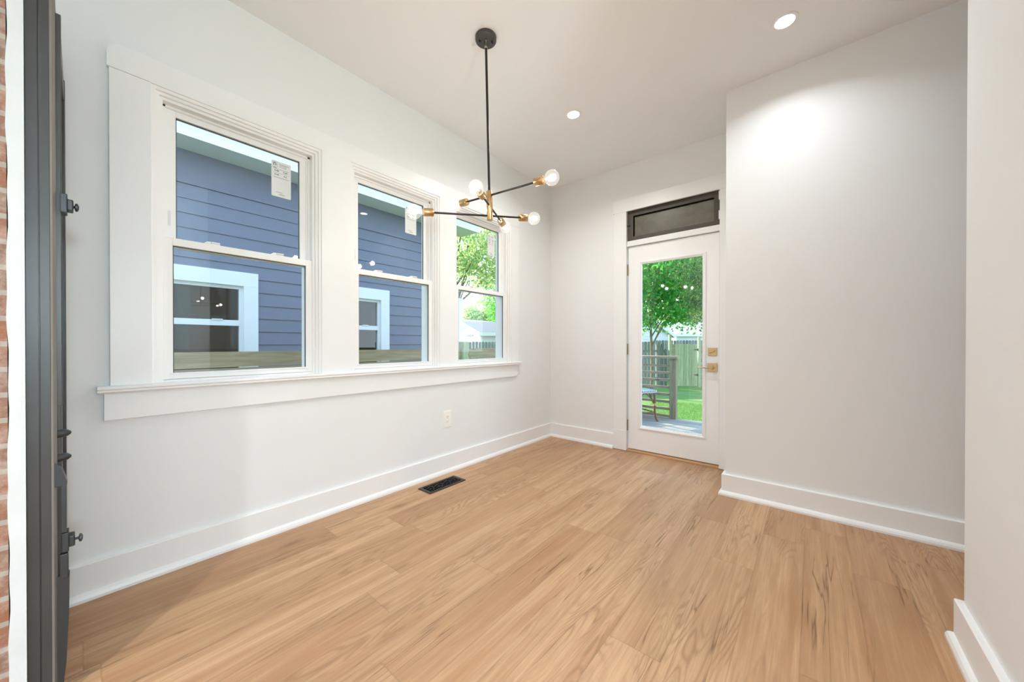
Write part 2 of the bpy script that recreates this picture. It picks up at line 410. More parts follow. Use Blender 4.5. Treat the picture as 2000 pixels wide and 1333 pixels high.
def corner_board(name, h, stations, bstations):
    """board and shoe wrapped round an outside corner: stations(d) gives the three plan points at distance d from the wall face"""
    m = MB(); prof = [(0, 0), (0.020, 0), (0.020, h-0.004), (0.016, h), (0, h)]
    def sweep(m, prof, f):
        R = [[m.bm.verts.new((*f(d)[k], z)) for d, z in prof] for k in range(3)]
        n_ = len(prof)
        for A, B in zip(R, R[1:]):
            for i in range(n_): m.bm.faces.new((A[i], A[(i+1) % n_], B[(i+1) % n_], B[i]))
        m.bm.faces.new(R[0]); m.bm.faces.new(R[-1][::-1])
    sweep(m, prof, stations)
    o = struct(name, m, TRIM)
    m = MB(); sweep(m, SHOE, lambda d: stations(d+0.020)); m.build('shoe_moulding', TRIM, o)
    return o
corner_board('baseboard_alcove', 0.150, lambda d: [(XE, YB-d), (XR-d, YB-d), (XR-d, -0.024)], None)
corner_board('baseboard_right', 0.160, lambda d: [(XN-d, YNE), (XN-d, YN+d), (XN+0.117, YN+d)], None)

# ------------------------------------------------------------------ window surround
t1 = empty('trim_1', (0, -2.05, 0.895)); t1['kind'] = 'structure'
def T(mb, name, mat=TRIM, parent=t1):
    o = mb.build(name, mat, parent); o.matrix_parent_inverse = parent.matrix_basis.inverted(); return o
T(MB().box(0, 0.021, -3.460, -3.329, 0.895, 2.284, bevel=0.002), 'side_casing')
T(MB().box(0, 0.021, -0.738, -0.622, 0.895, 2.284, bevel=0.002), 'side_casing')
T(MB().box(0, 0.0205, WIN[0][1], WIN[1][0], 0.895, 2.284), 'mullion_casing')
T(MB().box(0, 0.0205, WIN[1][1], WIN[2][0], 0.895, 2.284), 'mullion_casing')
m = MB()
arc = [(-3.466+0.05-0.05*math.cos(a), 2.345+0.05*math.sin(a)) for a in [k*PI/16 for k in range(9)]]
m.prism([(-3.466, 2.284)] + arc + [(-3.334, 2.395), (-3.334, 2.284)], 'x', 0, 0.026)
T(m, 'head_casing_end')
T(MB().box(0, 0.0215, -3.334, -0.617, 2.284, 2.395), 'head_casing')
T(MB().prism([(0, 0.865), (0.042, 0.865), (0.049, 0.872), (0.046, 0.879), (0.052, 0.884), (0.052, 0.891), (0.048, 0.896), (0, 0.896)], 'y', -3.497, -0.602), 'stool')
T(MB().box(0, 0.021, -3.478, -0.639, 0.746, 0.866, bevel=0.002), 'apron')

# ------------------------------------------------------------------ double-hung windows
def make_window(idx, y0, y1):
    W = empty('window_%d' % idx, (-0.08, (y0+y1)/2, WZ0)); W['kind'] = 'structure'
    c = (y0+y1)/2; hw = (y1-y0)/2
    def P(mb, name, mat=VINYL, parent=W, smooth=False):
        o = mb.build(name, mat, parent, smooth); o.matrix_parent_inverse = W.matrix_basis.inverted() if parent is W else Matrix(); return o
    # stepped stop mouldings, top and both sides
    m = MB()
    for k, (a, b, x) in enumerate([(0.0, 0.015, 0.013), (0.015, 0.029, 0.000), (0.029, 0.042, -0.014)]):
        m.box(-0.15, x, y0+a, y0+b, WZ0, WZ1-a); m.box(-0.15, x, y1-b, y1-a, WZ0, WZ1-a); m.box(-0.15, x, y0+b, y1-b, WZ1-b, WZ1-a)
    P(m, 'stop_moulding')
    i0, i1, zt = y0+0.042, y1-0.042, WZ1-0.042
    m = MB()
    m.box(-0.15, -0.052, i0, i0+0.012, WZ0, zt).box(-0.15, -0.052, i1-0.012, i1, WZ0, zt).box(-0.15, -0.052, i0, i1, zt-0.010, zt)
    m.box(-0.15, -0.012, i0, i1, WZ0, WZ0+0.012).box(-0.15, -0.058, i0, i1, WZ0+0.012, WZ0+0.022)
    m.box(-0.066, -0.060, i0+0.012, i0+0.018, WZ0, zt).box(-0.066, -0.060, i1-0.018, i1-0.012, WZ0, zt)
    P(m, 'frame')
    # upper sash
    zr = 1.558
    u0, u1 = i0+0.010, i1-0.010; ub, ut = zr-0.002, zt-0.008; st = 0.042
    m = MB(); xa, xb = -0.098, -0.066
    m.box(xa, xb, u0, u0+st, ub, ut, bevel=0.003).box(xa, xb, u1-st, u1, ub, ut, bevel=0.003)
    m.box(xa, xb, u0+st-0.002, u1-st+0.002, ut-0.030, ut, bevel=0.003).box(xa, xb, u0+st-0.002, u1-st+0.002, ub, ub+0.030, bevel=0.003)
    us = P(m, 'upper_sash')
    g = MB().box(-0.086, -0.082, u0+st-0.004, u1-st+0.004, ub+0.026, ut-0.027); P(g, 'pane', GLASS, us)
    g = MB()
    a0, a1, b0, b1 = u0+st, u1-st, ub+0.03, ut-0.03; q = 0.004
    g.box(-0.0815, -0.076, a0, a1, b1-q, b1).box(-0.0815, -0.076, a0, a1, b0, b0+q).box(-0.0815, -0.076, a0, a0+q, b0, b1).box(-0.0815, -0.076, a1-q, a1, b0, b1)
    P(g, 'gasket', GASK, us)
    # lower sash
    l0, l1, lb, lt = i0-0.001, i1+0.001, WZ0+0.013, 1.595; st = 0.035; xa, xb = -0.052, -0.022
    m = MB()
    m.box(xa, xb, l0, l0+st, lb, lt, bevel=0.0025).box(xa, xb, l1-st, l1, lb, lt, bevel=0.0025)
    m.box(xa, xb, l0+st-0.002, l1-st+0.002, lt-0.037, lt, bevel=0.0025).box(xa, xb, l0+st-0.002, l1-st+0.002, lb, lb+0.030, bevel=0.0025)
    ls = P(m, 'lower_sash')
    g = MB().box(-0.040, -0.036, l0+st-0.004, l1-st+0.004, lb+0.026, lt-0.034); P(g, 'pane', GLASS, ls)
    g = MB(); a0, a1, b0, b1 = l0+st, l1-st, lb+0.030, lt-0.037
    g.box(-0.0355, -0.030, a0, a1, b1-q, b1).box(-0.0355, -0.030, a0, a0+q, b0, b1).box(-0.0355, -0.030, a1-q, a1, b0, b1)
    P(g, 'gasket', GASK, ls)
    m = MB().box(-0.028, -0.016, l0+st-0.012, l1-st+0.012, lb+0.023, lb+0.030, bevel=0.002); P(m, 'lift_rail', VINYL, ls)
    for dy in (-0.148, 0.148):
        m = MB(); y = c+dy*1.0
        m.prism([(y-0.036, lt-0.001), (y+0.036, lt-0.001), (y+0.026, lt+0.006), (y+0.016, lt+0.012), (y-0.020, lt+0.012), (y-0.028, lt+0.006)], 'x', -0.056, -0.026)
        m.box(-0.032, -0.016, y-0.006, y+0.030, lt+0.004, lt+0.011, bevel=0.002)
        P(m, 'sash_lock', VINYL, ls)
    m = MB().box(-0.0665, -0.0645, u0+0.012, u0+0.022, 1.66, 1.735, bevel=0.0008); P(m, 'tilt_latch', LATCHG, us)
    return W
GASK = paint('dark_glazing_gasket', (0.10, 0.10, 0.10), 0.6, 0.0, 0.3, 0.0)
LATCHG = paint('pale_grey_vinyl', (0.70, 0.70, 0.70), 0.4, 0.0, 0.4, 0.0)
for i, (a, b) in enumerate(WIN): make_window(i+1, a, b)

# ------------------------------------------------------------------ rating stickers on the upper panes
def paper():
    t = NT('white_sticker_paper'); t.fin((0.84, 0.84, 0.83), 0.55)
    tl = t.n('ShaderNodeBsdfTranslucent'); tl.inputs[0].default_value = (0.8, 0.8, 0.78, 1)
    mx = t.n('ShaderNodeMixShader'); mx.inputs[0].default_value = 0.25
    t.L(t.b.outputs[0], mx.inputs[1]); t.L(tl.outputs[0], mx.inputs[2]); t.L(mx.outputs[0], t.out.inputs[0])
    return t.m
PAPER = paper(); INK = paint('dark_print', (0.03, 0.035, 0.06), 0.6, 0.0, 0.2, 0.0); INKG = paint('grey_print', (0.22, 0.22, 0.24), 0.6, 0.0, 0.2, 0.0)
def text(parent, body, y, z, size, mat, x=0.0006):
    c = bpy.data.curves.new('lettering', 'FONT'); c.body = body; c.size = size; c.extrude = 0.0; c.offset = 0.0002; c.materials.append(mat)
    tmp = bpy.data.objects.new('tmp', c); COL.objects.link(tmp)
    me = bpy.data.meshes.new_from_object(tmp.evaluated_get(bpy.context.evaluated_depsgraph_get()))
    bpy.data.objects.remove(tmp); bpy.data.curves.remove(c); me.name = 'lettering'
    if not me.materials: me.materials.append(mat)
    o = bpy.data.objects.new('lettering', me); COL.objects.link(o); o.parent = parent
    o.location = (x, y, z); o.rotation_euler = (PI/2, 0, PI/2)
    return o
def sticker(y0, y1, z0, z1, label):
    W, Hh = y1-y0, z1-z0
    me = MB(); r = 0.006
    pts = []
    for cy_, cz_, a0 in ((r, r, PI), (W-r, r, 1.5*PI), (W-r, Hh-r, 0), (r, Hh-r, PI/2)):
        for k in range(5): pts.append((cy_+r*math.cos(a0+k*PI/8), cz_+r*math.sin(a0+k*PI/8)))
    me.prism(pts, 'x', 0, 0.0004)
    o = me.build('window_sticker', PAPER); o.location = (-0.0818, y0, z0)
    tag(o, label, 'sticker', 'rating stickers on the upper window panes')
    lg = MB(); a = 0.010
    lg.box(0.0005, 0.0007, a, a+0.003, Hh-0.027, Hh-0.014).box(0.0005, 0.0007, a+0.012, a+0.015, Hh-0.027, Hh-0.014)
    lg.box(0.0005, 0.0007, a+0.002, a+0.013, Hh-0.014, Hh-0.010).box(0.0005, 0.0007, a+0.003, a+0.006, Hh-0.027, Hh-0.024).box(0.0005, 0.0007, a+0.009, a+0.012, Hh-0.027, Hh-0.024)
    lg.build('logo', INK, o)
    ln = MB()
    for yy, ww, zz_, hh in ((0.008, 0.019, 0.038, 0.004), (0.040, 0.052, 0.014, 0.002), (0.043, 0.036, 0.021, 0.002), (0.066, 0.012, 0.029, 0.003), (0.040, 0.026, 0.030, 0.0015),
                            (0.012, 0.080, 0.046, 0.0016), (0.010, 0.084, 0.068, 0.001), (0.010, 0.086, 0.094, 0.0012), (0.014, 0.070, 0.0975, 0.001),
                            (0.024, 0.036, 0.182, 0.002), (0.040, 0.028, 0.192, 0.0025), (0.032, 0.040, 0.197, 0.001)):
        ln.box(0.0005, 0.0006, yy, yy+ww, Hh-zz_-hh, Hh-zz_)
    ln.build('fine_print', INKG, o)
    MB().box(0.0005, 0.0006, 0.030, 0.0308, Hh-0.036, Hh-0.008).build('divider_line', INKG, o)
    text(o, '0.48', 0.016, Hh-0.061, 0.013, INK); text(o, '0.60', 0.062, Hh-0.061, 0.013, INK)
    text(o, '0.54', 0.016, Hh-0.084, 0.013, INK); text(o, '0.3', 0.064, Hh-0.084, 0.013, INK)
    return o
sticker(-2.819, -2.716, 1.956, 2.166, 'white rating sticker on the window nearest the dark metal door, over the blue siding')
sticker(-1.913, -1.810, 1.950, 2.160, 'white rating sticker on the middle window, its top hidden behind a chandelier bulb')
sticker(-0.982, -0.879, 1.950, 2.160, 'pale backlit rating sticker on the window nearest the corner, against green leaves')

# ------------------------------------------------------------------ glazed back door with transom
t2 = empty('trim_2', (1.33, 0, 0)); t2['kind'] = 'structure'
def T2(mb, name, mat=TRIM): return T(mb, name, mat, t2)
T2(MB().box(0.795, 0.925, -0.020, 0.0, 0.004, 2.413, bevel=0.0015), 'side_casing')
T2(MB().box(0.791, 0.926, -0.024, 0.0, 0.004, 0.205, bevel=0.0015), 'plinth_block')
T2(MB().box(1.752, 1.885, -0.020, 0.0, 0.004, 2.413, bevel=0.0015), 'side_casing')
T2(MB().box(1.751, 1.886, -0.024, 0.0, 0.004, 0.205, bevel=0.0015), 'plinth_block')
T2(MB().box(0.785, 1.887, -0.022, 0.0, 2.413, 2.541, bevel=0.0015), 'head_casing')
T2(MB().box(DX0, 0.921, 0.0, 0.145, 0.0, DZ1).box(1.748, DX1, 0.0, 0.145, 0.0, DZ1).box(DX0, DX1, 0.0, 0.145, 2.427, DZ1), 'jamb')
T2(MB().box(0.921, 1.748, 0.004, 0.145, 2.064, 2.116, bevel=0.001), 'transom_bar')
D = empty('door_1', (0.93, 0.05, 0)); D['kind'] = 'structure'
def PD(mb, name, mat=DOORP, parent=D, smooth=False):
    o = mb.build(name, mat, parent, smooth)
    if parent is D: o.matrix_parent_inverse = D.matrix_basis.inverted()
    return o
yf, yk = 0.028, 0.072
gx0, gx1, gz0, gz1 = 1.062, 1.605, 0.270, 1.882
ox0, ox1, oz0, oz1 = 1.034, 1.640, 0.230, 1.902
PD(MB().box(0.930, ox0+0.012, yf, yk, 0.022, 2.058).box(ox1-0.012, 1.742, yf, yk, 0.022, 2.058).box(ox0+0.012, ox1-0.012, yf, yk, 0.022, oz0+0.012).box(ox0+0.012, ox1-0.012, yf, yk, oz1-0.012, 2.058), 'leaf')
m = MB()
def rim(m, x0, x1, z0, z1, w_, ya, yb_, lip):
    pr = [(0, yb_), (0, ya+lip), (0.006, ya), (w_*0.55, ya), (w_*0.7, ya+0.004), (w_, ya+0.008), (w_, yb_)]
    # mitred frame: four sides swept
    for s in range(4):
        V = []
        for d, y in pr:
            a, b, c, e = x0+d, x1-d, z0+d, z1-d
            p, q = [((a, c), (b, c)), ((b, c), (b, e)), ((b, e), (a, e)), ((a, e), (a, c))][s]
            V.append((m.bm.verts.new((p[0], y, p[1])), m.bm.verts.new((q[0], y, q[1]))))
        for A, B in zip(V, V[1:]): m.bm.faces.new((A[0], A[1], B[1], B[0]))
rim(m, ox0, ox1, oz0, oz1, 0.030, yf-0.010, yf+0.02, 0.004)
PD(m, 'glass_rim')
PD(MB().box(gx0-0.006, gx1+0.006, 0.046, 0.052, gz0-0.012, gz1+0.010), 'pane', GLASS)
PD(MB().box(ox0+0.012, ox1-0.012, 0.054, 0.060, oz0+0.012, gz0-0.008).box(ox0+0.012, ox1-0.012, 0.054, 0.060, gz1+0.006, oz1-0.012).box(ox0+0.012, gx0-0.004, 0.054, 0.060, oz0+0.012, oz1-0.012).box(gx1+0.004, ox1-0.012, 0.054, 0.060, oz0+0.012, oz1-0.012), 'glass_stop')
for z in (1.83, 1.027, 0.256):
    m = MB().cyl((0.9265, 0.020, z-0.055), (0.9265, 0.020, z+0.055), 0.0055, 12)
    m.box(0.921, 0.9245, 0.020, 0.028, z-0.05, z+0.05)
    PD(m, 'hinge', HINGE, smooth=True)
# bolt plate and lever
m = MB().box(1.655, 1.726, yf-0.006, yf, 0.976, 1.045, bevel=0.002)
pl = PD(m, 'deadbolt_plate', GOLD)
m = MB(); th = math.radians(28)
m.cyl((1.690, yf-0.016, 1.011), (1.690, yf-0.004, 1.011), 0.009, 16)
m.box(-0.025, 0.025, -0.004, 0.004, -0.0055, 0.0055, Matrix.Translation((1.690, yf-0.020, 1.011)) @ Matrix.Rotation(-th, 4, 'Y'), bevel=0.002)
o = m.build('thumb_turn', GOLD, pl, True); o.matrix_parent_inverse = Matrix()
m = MB().box(1.651, 1.729, yf-0.007, yf, 0.833, 0.911, bevel=0.002)
pl = PD(m, 'lever_plate', GOLD)
m = MB().cyl((1.690, yf-0.040, 0.872), (1.690, yf-0.005, 0.872), 0.016, 20)
m.cyl((1.690, yf-0.058, 0.872), (1.690, yf-0.038, 0.872), 0.011, 16)
m.tube([(1.690, yf-0.050, 0.872), (1.67, yf-0.051, 0.872), (1.64, yf-0.051, 0.8715), (1.585, yf-0.050, 0.871)], 0.006, 12)
o = m.build('lever_handle', GOLD, pl, True)
m = MB().box(0.921, 1.748, -0.012, 0.100, 0.0, 0.012, bevel=0.002)
T2(m, 'threshold', THRESH)
# transom sash
TR = empty('window_4', (1.33, 0.05, 2.12)); TR['kind'] = 'structure'
def PT(mb, name, mat): o = mb.build(name, mat, TR); o.matrix_parent_inverse = TR.matrix_basis.inverted(); return o
tx0, tx1, tz0, tz1 = 0.922, 1.744, 2.120, 2.424
ix0, ix1, iz0, iz1 = 0.978, 1.700, 2.160, 2.368
PT(MB().box(tx0, ix0, 0.024, 0.062, tz0, tz1).box(ix1, tx1, 0.024, 0.062, tz0, tz1).box(ix0, ix1, 0.024, 0.062, tz0, iz0).box(ix0, ix1, 0.024, 0.062, iz1, tz1), 'frame', DARKFR)
PT(MB().box(ix0, ix1, 0.046, 0.050, iz0, iz1), 'pane', DIRTY)
q = 0.008
PT(MB().box(ix0, ix1, 0.034, 0.046, iz1-q, iz1).box(ix0, ix0+q, 0.034, 0.046, iz0, iz1), 'glazing_bead', VOID)
PT(MB().cyl((0.924, 0.012, 2.275), (0.952, 0.016, 2.277), 0.004, 8).ball((0.922, 0.012, 2.275), 0.006, 8), 'latch_pin', GREYIRON)
for z0_ in (2.335, 2.165):
    PT(MB().box(1.7385, 1.7475, 0.008, 0.024, z0_, z0_+0.075, bevel=0.001), 'hinge', TRIM)

# ------------------------------------------------------------------ wall outlet
O = empty('wall_outlet', (0, -1.560, 0.445))
tag(O, 'white double socket outlet on the wall below the windows', 'outlet')
MB().prism([(-0.042, -0.070), (0.042, -0.070), (0.042, 0.070), (-0.042, 0.070)], 'x', 0, 0.0045).build('cover_plate', PLASTIC, O)
bz = MB().box(0.0045, 0.0060, -0.038, 0.038, -0.066, 0.066, bevel=0.0012); bz.build('plate_face', PLASTIC, O)
for z in (0.020, -0.020):
    r_ = MB().lathe([(0, 0.0155), (0.0018, 0.0150)], (0.006, 0, z), (0.010, 0, z), 20); rr = r_.build('receptacle', PLASTIC, O)
    MB().box(0.0078, 0.0083, -0.0075, -0.0055, z-0.001, z+0.007).box(0.0078, 0.0083, 0.0055, 0.0075, z-0.001, z+0.008).box(0.0078, 0.0083, -0.0022, 0.0022, z-0.010, z-0.006).build('slot', SLOT, rr)

# ------------------------------------------------------------------ floor register
RG = empty('floor_register', (0.1915, -1.766, 0))
tag(RG, 'black metal floor register with a slotted grille, beside the left baseboard', 'floor vent')
hx, hy = 0.0715, 0.174
m = MB()
for a, b, c, d in ((-hx, hx, -hy, -hy+0.026), (-hx, hx, hy-0.026, hy), (-hx, -hx+0.020, -hy+0.026, hy-0.026), (hx-0.020, hx, -hy+0.026, hy-0.026)):
    m.box(a, b, c, d, 0.0003, 0.006, bevel=0.0015)
m.build('rim', REG, RG)
MB().box(-hx+0.020, hx-0.020, -hy+0.026, hy-0.026, 0.0002, 0.0008).build('duct_opening', VOID, RG)
m = MB(); L_ = 2*(hy-0.026); nb = 15
for k in range(nb+1):
    y = -hy+0.026+L_*k/nb; m.box(-hx+0.020, hx-0.020, y-0.0022, y+0.0022, 0.0010, 0.0045)
for k in range(nb):
    y = -hy+0.026+L_*(k+0.5)/nb; x = (-0.018, 0.004, 0.020, -0.006)[k % 4]
    m.box(x-0.0025, x+0.0025, y-L_/nb/2, y+L_/nb/2, 0.0010, 0.0045)
    m.box(-x*0.4-0.027, -x*0.4-0.022, y-L_/nb/2, y+L_/nb/2, 0.0010, 0.0045)
m.build('grille', REG, RG)

# ------------------------------------------------------------------ recessed lights
def downlight(x, y, watts, label=None, group='recessed lights in the ceiling', spread=140, color=(0.90, 0.96, 1.0)):
    R_ = empty('recessed_light', (x, y, H))
    m = MB().lathe([(0.0, 0.062), (0.003, 0.061), (0.006, 0.052), (0.005, 0.046), (0.002, 0.046)], (0, 0, 0), (0, 0, -1), 40, cap=False); m.build('trim_ring', TRIM, R_, True)
    m = MB().lathe([(0.0022, 0.0465), (0.0030, 0.0465)], (0, 0, 0), (0, 0, -1), 40); m.build('lens', LENS, R_)
    tag(R_, label, 'ceiling light', group)
    area_down('recessed_lamp', (0, 0, -0.0085), watts, 0.088, color, R_, math.radians(spread))
    return R_
FILL_LAMP_K = 122.0
W_REC = 4.2
downlight(2.242, -1.018, W_REC, 'recessed ceiling light by the top of the photo, near the alcove wall')
downlight(0.917, -1.054, 11.0, 'recessed ceiling light beside the chandelier, in front of the garden door wall', spread=150, color=(1.0, 0.97, 0.94))
for x, y in ((1.95, -5.0), (1.95, -6.4), (1.95, -7.8)):  # fill lights added out of view to brighten the dining room
    downlight(x, y, 34.0, 'added fill light set in the unseen front room ceiling behind the camera', 'added fill lights behind the camera')
GL = empty('fill_lamp', (4.3, -3.55, 0))  # fill lamp added out of view to brighten the left wall
tag(GL, 'added fill light shaped as a white globe on a black pole, unseen behind the camera', 'added fill light')
MB().lathe([(0, 0.15), (0.015, 0.15), (0.025, 0.02)], (0, 0, 0.001), (0, 0, 1), 32).build('base', BLACK, GL, True)
MB().cyl((0, 0, 0.02), (0, 0, 1.36), 0.010, 12).build('pole', BLACK, GL)
MB().ball((0, 0, 1.50), 0.15, 24).build('fill_globe', emit('fill_light_globe', (0.72, 0.91, 1.0), FILL_LAMP_K), GL, True)
downlight(4.1, -2.4, 5.0, 'added fill light set in the unseen kitchen ceiling beyond the right wall', 'added fill light in the kitchen')  # unseen lamp added for a little light in the kitchen

# ------------------------------------------------------------------ chandelier
CH = empty('chandelier', (0.885, -2.010, H))
tag(CH, 'black and brass six-bulb chandelier hanging on a long black stem from the ceiling', 'chandelier')
org = Vector((0.885, -2.010, H)); AX = Vector((0.01731628, 0.01441221, -0.99974619))
top = Vector((0.885, -2.010, 2.861))
def rel(p): return Vector(p)-org
m = MB().lathe([(0, 0.060), (0.002, 0.0615), (0.022, 0.0615), (0.025, 0.0595), (0.026, 0.0)], (0, 0, 0), (0, 0, -1), 48)
ca = m.build('canopy', BRONZE, CH, True)
for dx, dy in ((-0.026, -0.026), (0.026, 0.026)):
    MB().lathe([(0, 0.0045), (0.004, 0.0055), (0.010, 0.0050), (0.013, 0.0)], (dx, dy, -0.025), (dx, dy, -1), 12).build('screw_cap', BLACK, ca, True)
MB().lathe([(0, 0.010), (0.006, 0.009), (0.018, 0.006), (0.030, 0.0085), (0.040, 0.0085), (0.046, 0.006)], rel(top), rel(top+AX), 20).build('swivel', metal('steel_swivel', (0.55, 0.53, 0.50), 0.3), CH, True)
MB().cyl(rel(top+AX*0.036), rel(top+AX*0.890), 0.0072, 16).build('stem', BLACK, CH, True)
MB().lathe([(0, 0.0165), (0.002, 0.0180), (0.168, 0.0180), (0.170, 0.0165)], rel(top+AX*0.882), rel(top+AX*1.052), 28).build('hub', BRASS, CH, True)
ARMS = [(1.027, (0.734, -2.403, 1.785), (1.019, -1.715, 1.869)), (0.906, (0.621, -2.017, 1.960), (1.320, -1.967, 1.947)), (0.967, (0.990, -2.194, 1.913), (0.774, -1.708, 1.867))]
bulb_pts = []
for tt, A, B in ARMS:
    A, B = Vector(A), Vector(B); d = (B-A).normalized()
    # sideways step so that the rods pass the hub side by side rather than through each other
    MB().cyl(rel(A+d*0.100), rel(B-d*0.100), 0.0056, 14).build('arm', BLACK, CH, True)
    for P_, dd in ((A, d), (B, -d)):
        # socket
        s0 = P_ + dd*0.104
        sk = MB().lathe([(0, 0.0120), (0.001, 0.0205), (0.003, 0.0215), (0.052, 0.0215), (0.0535, 0.0205), (0.053, 0.0175), (0.044, 0.0175)], rel(s0), rel(P_), 28, cap=False)
        sk = sk.build('socket', BRASS, CH, True)
        # G25 globe bulb with a short neck
        r = 0.0395; prof = [(0.0, 0.0130), (0.014, 0.0145), (0.020, 0.0165)]
        cz = 0.060; th0 = math.asin(0.0215/r)
        for k in range(15):
            a = th0 + (PI-th0)*k/14; prof.append((cz-r*math.cos(a), r*math.sin(a) if k < 14 else 0.0))
        n0 = P_ + dd*cz
        bl = MB().lathe(prof, rel(n0), rel(P_), 32, cap=False).build('bulb', BULBG, CH, True)
        u = dd.orthogonal().normalized(); v = dd.cross(u)
        fm = MB()
        fm.cyl(rel(P_+dd*0.040), rel(P_+dd*0.020), 0.005, 10, 0.003)
        fm.build('bulb_stem', TRIM, bl)
        f2 = MB(); npt = 6
        for k in range(npt):
            c_ = (u*math.cos(2*PI*k/npt)+v*math.sin(2*PI*k/npt))
            f2.tube([rel(P_+dd*0.024+c_*0.006), rel(P_+c_*0.015), rel(P_-dd*0.020+c_*0.011)], 0.0021, 6)
        f2.build('filament', FILAM, bl)
        l = bpy.data.lights.new('bulb_glow', 'POINT'); l.energy = 1.9; l.color = (1.0, 0.93, 0.86); l.shadow_soft_size = 0.02
        lo = bpy.data.objects.new('bulb_glow', l); COL.objects.link(lo); lo.location = rel(P_); lo.parent = CH

# ------------------------------------------------------------------ old dark metal door against the brick pier
MD = empty('metal_door', (0.33, -3.62, 0))
tag(MD, 'tall dark grey metal door seen edge-on, with latches, against the white plastered pier', 'door')
org2 = Vector((0.33, -3.62, 0))
def PM(mb, name, mat, parent=MD, smooth=False):
    o = mb.build(name, mat, parent, smooth)
    if parent is MD: o.matrix_parent_inverse = Matrix.Translation(-org2)
    return o
zt = 2.30
PM(MB().box(0.05, 0.600, YP+0.001, -3.596, 0.002, zt, bevel=0.003), 'panel', GREYMET)
# stepped edge strips seen as the narrow side of the door
PM(MB().box(0.600, 0.606, YP+0.001, -3.622, 0.002, zt).box(0.600, 0.604, -3.6195, -3.600, 0.002, zt, bevel=0.001), 'edge_strip', GREYMET)
PM(MB().prism([(0.596, -3.600), (0.604, -3.600), (0.604, -3.5955), (0.598, -3.589), (0.56, -3.589), (0.56, -3.600)], 'z', 0.002, zt-0.16), 'edge_bevel', GREYLIT)
# front frame with a sunk panel
m = MB().box(0.05, 0.14, -3.596, -3.578, 0.002, 2.10, bevel=0.002).box(0.520, 0.586, -3.596, -3.580, 0.002, 0.905, bevel=0.002).box(0.570, 0.590, -3.596, -3.578, 0.89, 2.09, bevel=0.002).box(0.14, 0.57, -3.596, -3.580, 2.02, 2.09, bevel=0.002).box(0.14, 0.52, -3.596, -3.580, 0.03, 0.16, bevel=0.002)
PM(m, 'front_frame', GREYMET)
def slide_latch(z, y0, L, below):
    lt_ = MB().box(0.555, 0.605, y0, y0+0.014, z-0.030, z+0.028, bevel=0.002)
    lt_.box(0.560, 0.600, y0+0.012, y0+0.026, z-0.020, z+0.014, bevel=0.003)
    if below: lt_.box(0.560, 0.606, y0-0.004, y0+0.013, z-0.11, z-0.035, bevel=0.002)
    o = PM(lt_, 'latch', GREYIRON)
    k = MB().cyl((0.582, y0+0.024, z-0.004), (0.582, y0+L, z-0.004), 0.0038, 12)
    k.lathe([(0, 0.006), (0.002, 0.0125), (0.006, 0.0125), (0.009, 0.006), (0.0095, 0)], (0.582, y0+L-0.003, z-0.004), (0.582, y0+1, z-0.004), 20)
    k.build('knob', GREYIRON, o, True)
slide_latch(1.513, -3.581, 0.031, False)
slide_latch(0.470, -3.581, 0.036, True)
for z in (0.803, 0.729):
    m = MB().lathe([(0, 0.016), (0.006, 0.017), (0.012, 0.014), (0.026, 0.0125), (0.034, 0.0095), (0.040, 0.004), (0.041, 0)], (0.580, -3.602, z), (0.580, 0, z), 20)
    PM(m, 'cone_stud', GREYIRON, smooth=True)
PM(MB().prism([(-3.582, 0.705), (-3.570, 0.655), (-3.570, 0.645), (-3.594, 0.645), (-3.594, 0.72)], 'x', 0.562, 0.603), 'bracket', GREYIRON)
PM(MB().box(0.570, 0.602, -3.582, -3.5715, 0.50, 0.645, bevel=0.001), 'upper_bar', GREYIRON)
PM(MB().prism([(-3.590, 0.37), (-3.566, 0.37), (-3.5675, 0.25), (-3.573, 0.10), (-3.580, 0.02), (-3.590, 0.02)], 'x', 0.572, 0.604), 'lower_bar', GREYIRON)

# ================================================================== outside, beyond the left windows
GZ = -0.84
SIDING = paint('slate_blue_siding_paint', (0.160, 0.185, 0.255), 0.6, 0.06, 0.35, 0.15, 14.0)
EXTRIM = paint('white_exterior_trim', (0.76, 0.79, 0.82), 0.6, 0.03, 0.3, 0.25, 20.0)
SHINGLE = paint('grey_roof_shingles', (0.20, 0.21, 0.23), 0.9, 0.15, 0.2, 0.3, 30.0)
WSIDE = paint('white_lap_siding_paint', (0.74, 0.77, 0.80), 0.6, 0.03, 0.3, 0.05)
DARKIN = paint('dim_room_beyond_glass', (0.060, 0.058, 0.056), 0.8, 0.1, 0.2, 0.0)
NGLASS = glass_material('neighbour_glass', (0.80, 0.86, 0.86), 0.06)

def local(name, root, mb, mat, parent=None, smooth=False):
    return mb.build(name, mat, parent or root, smooth)

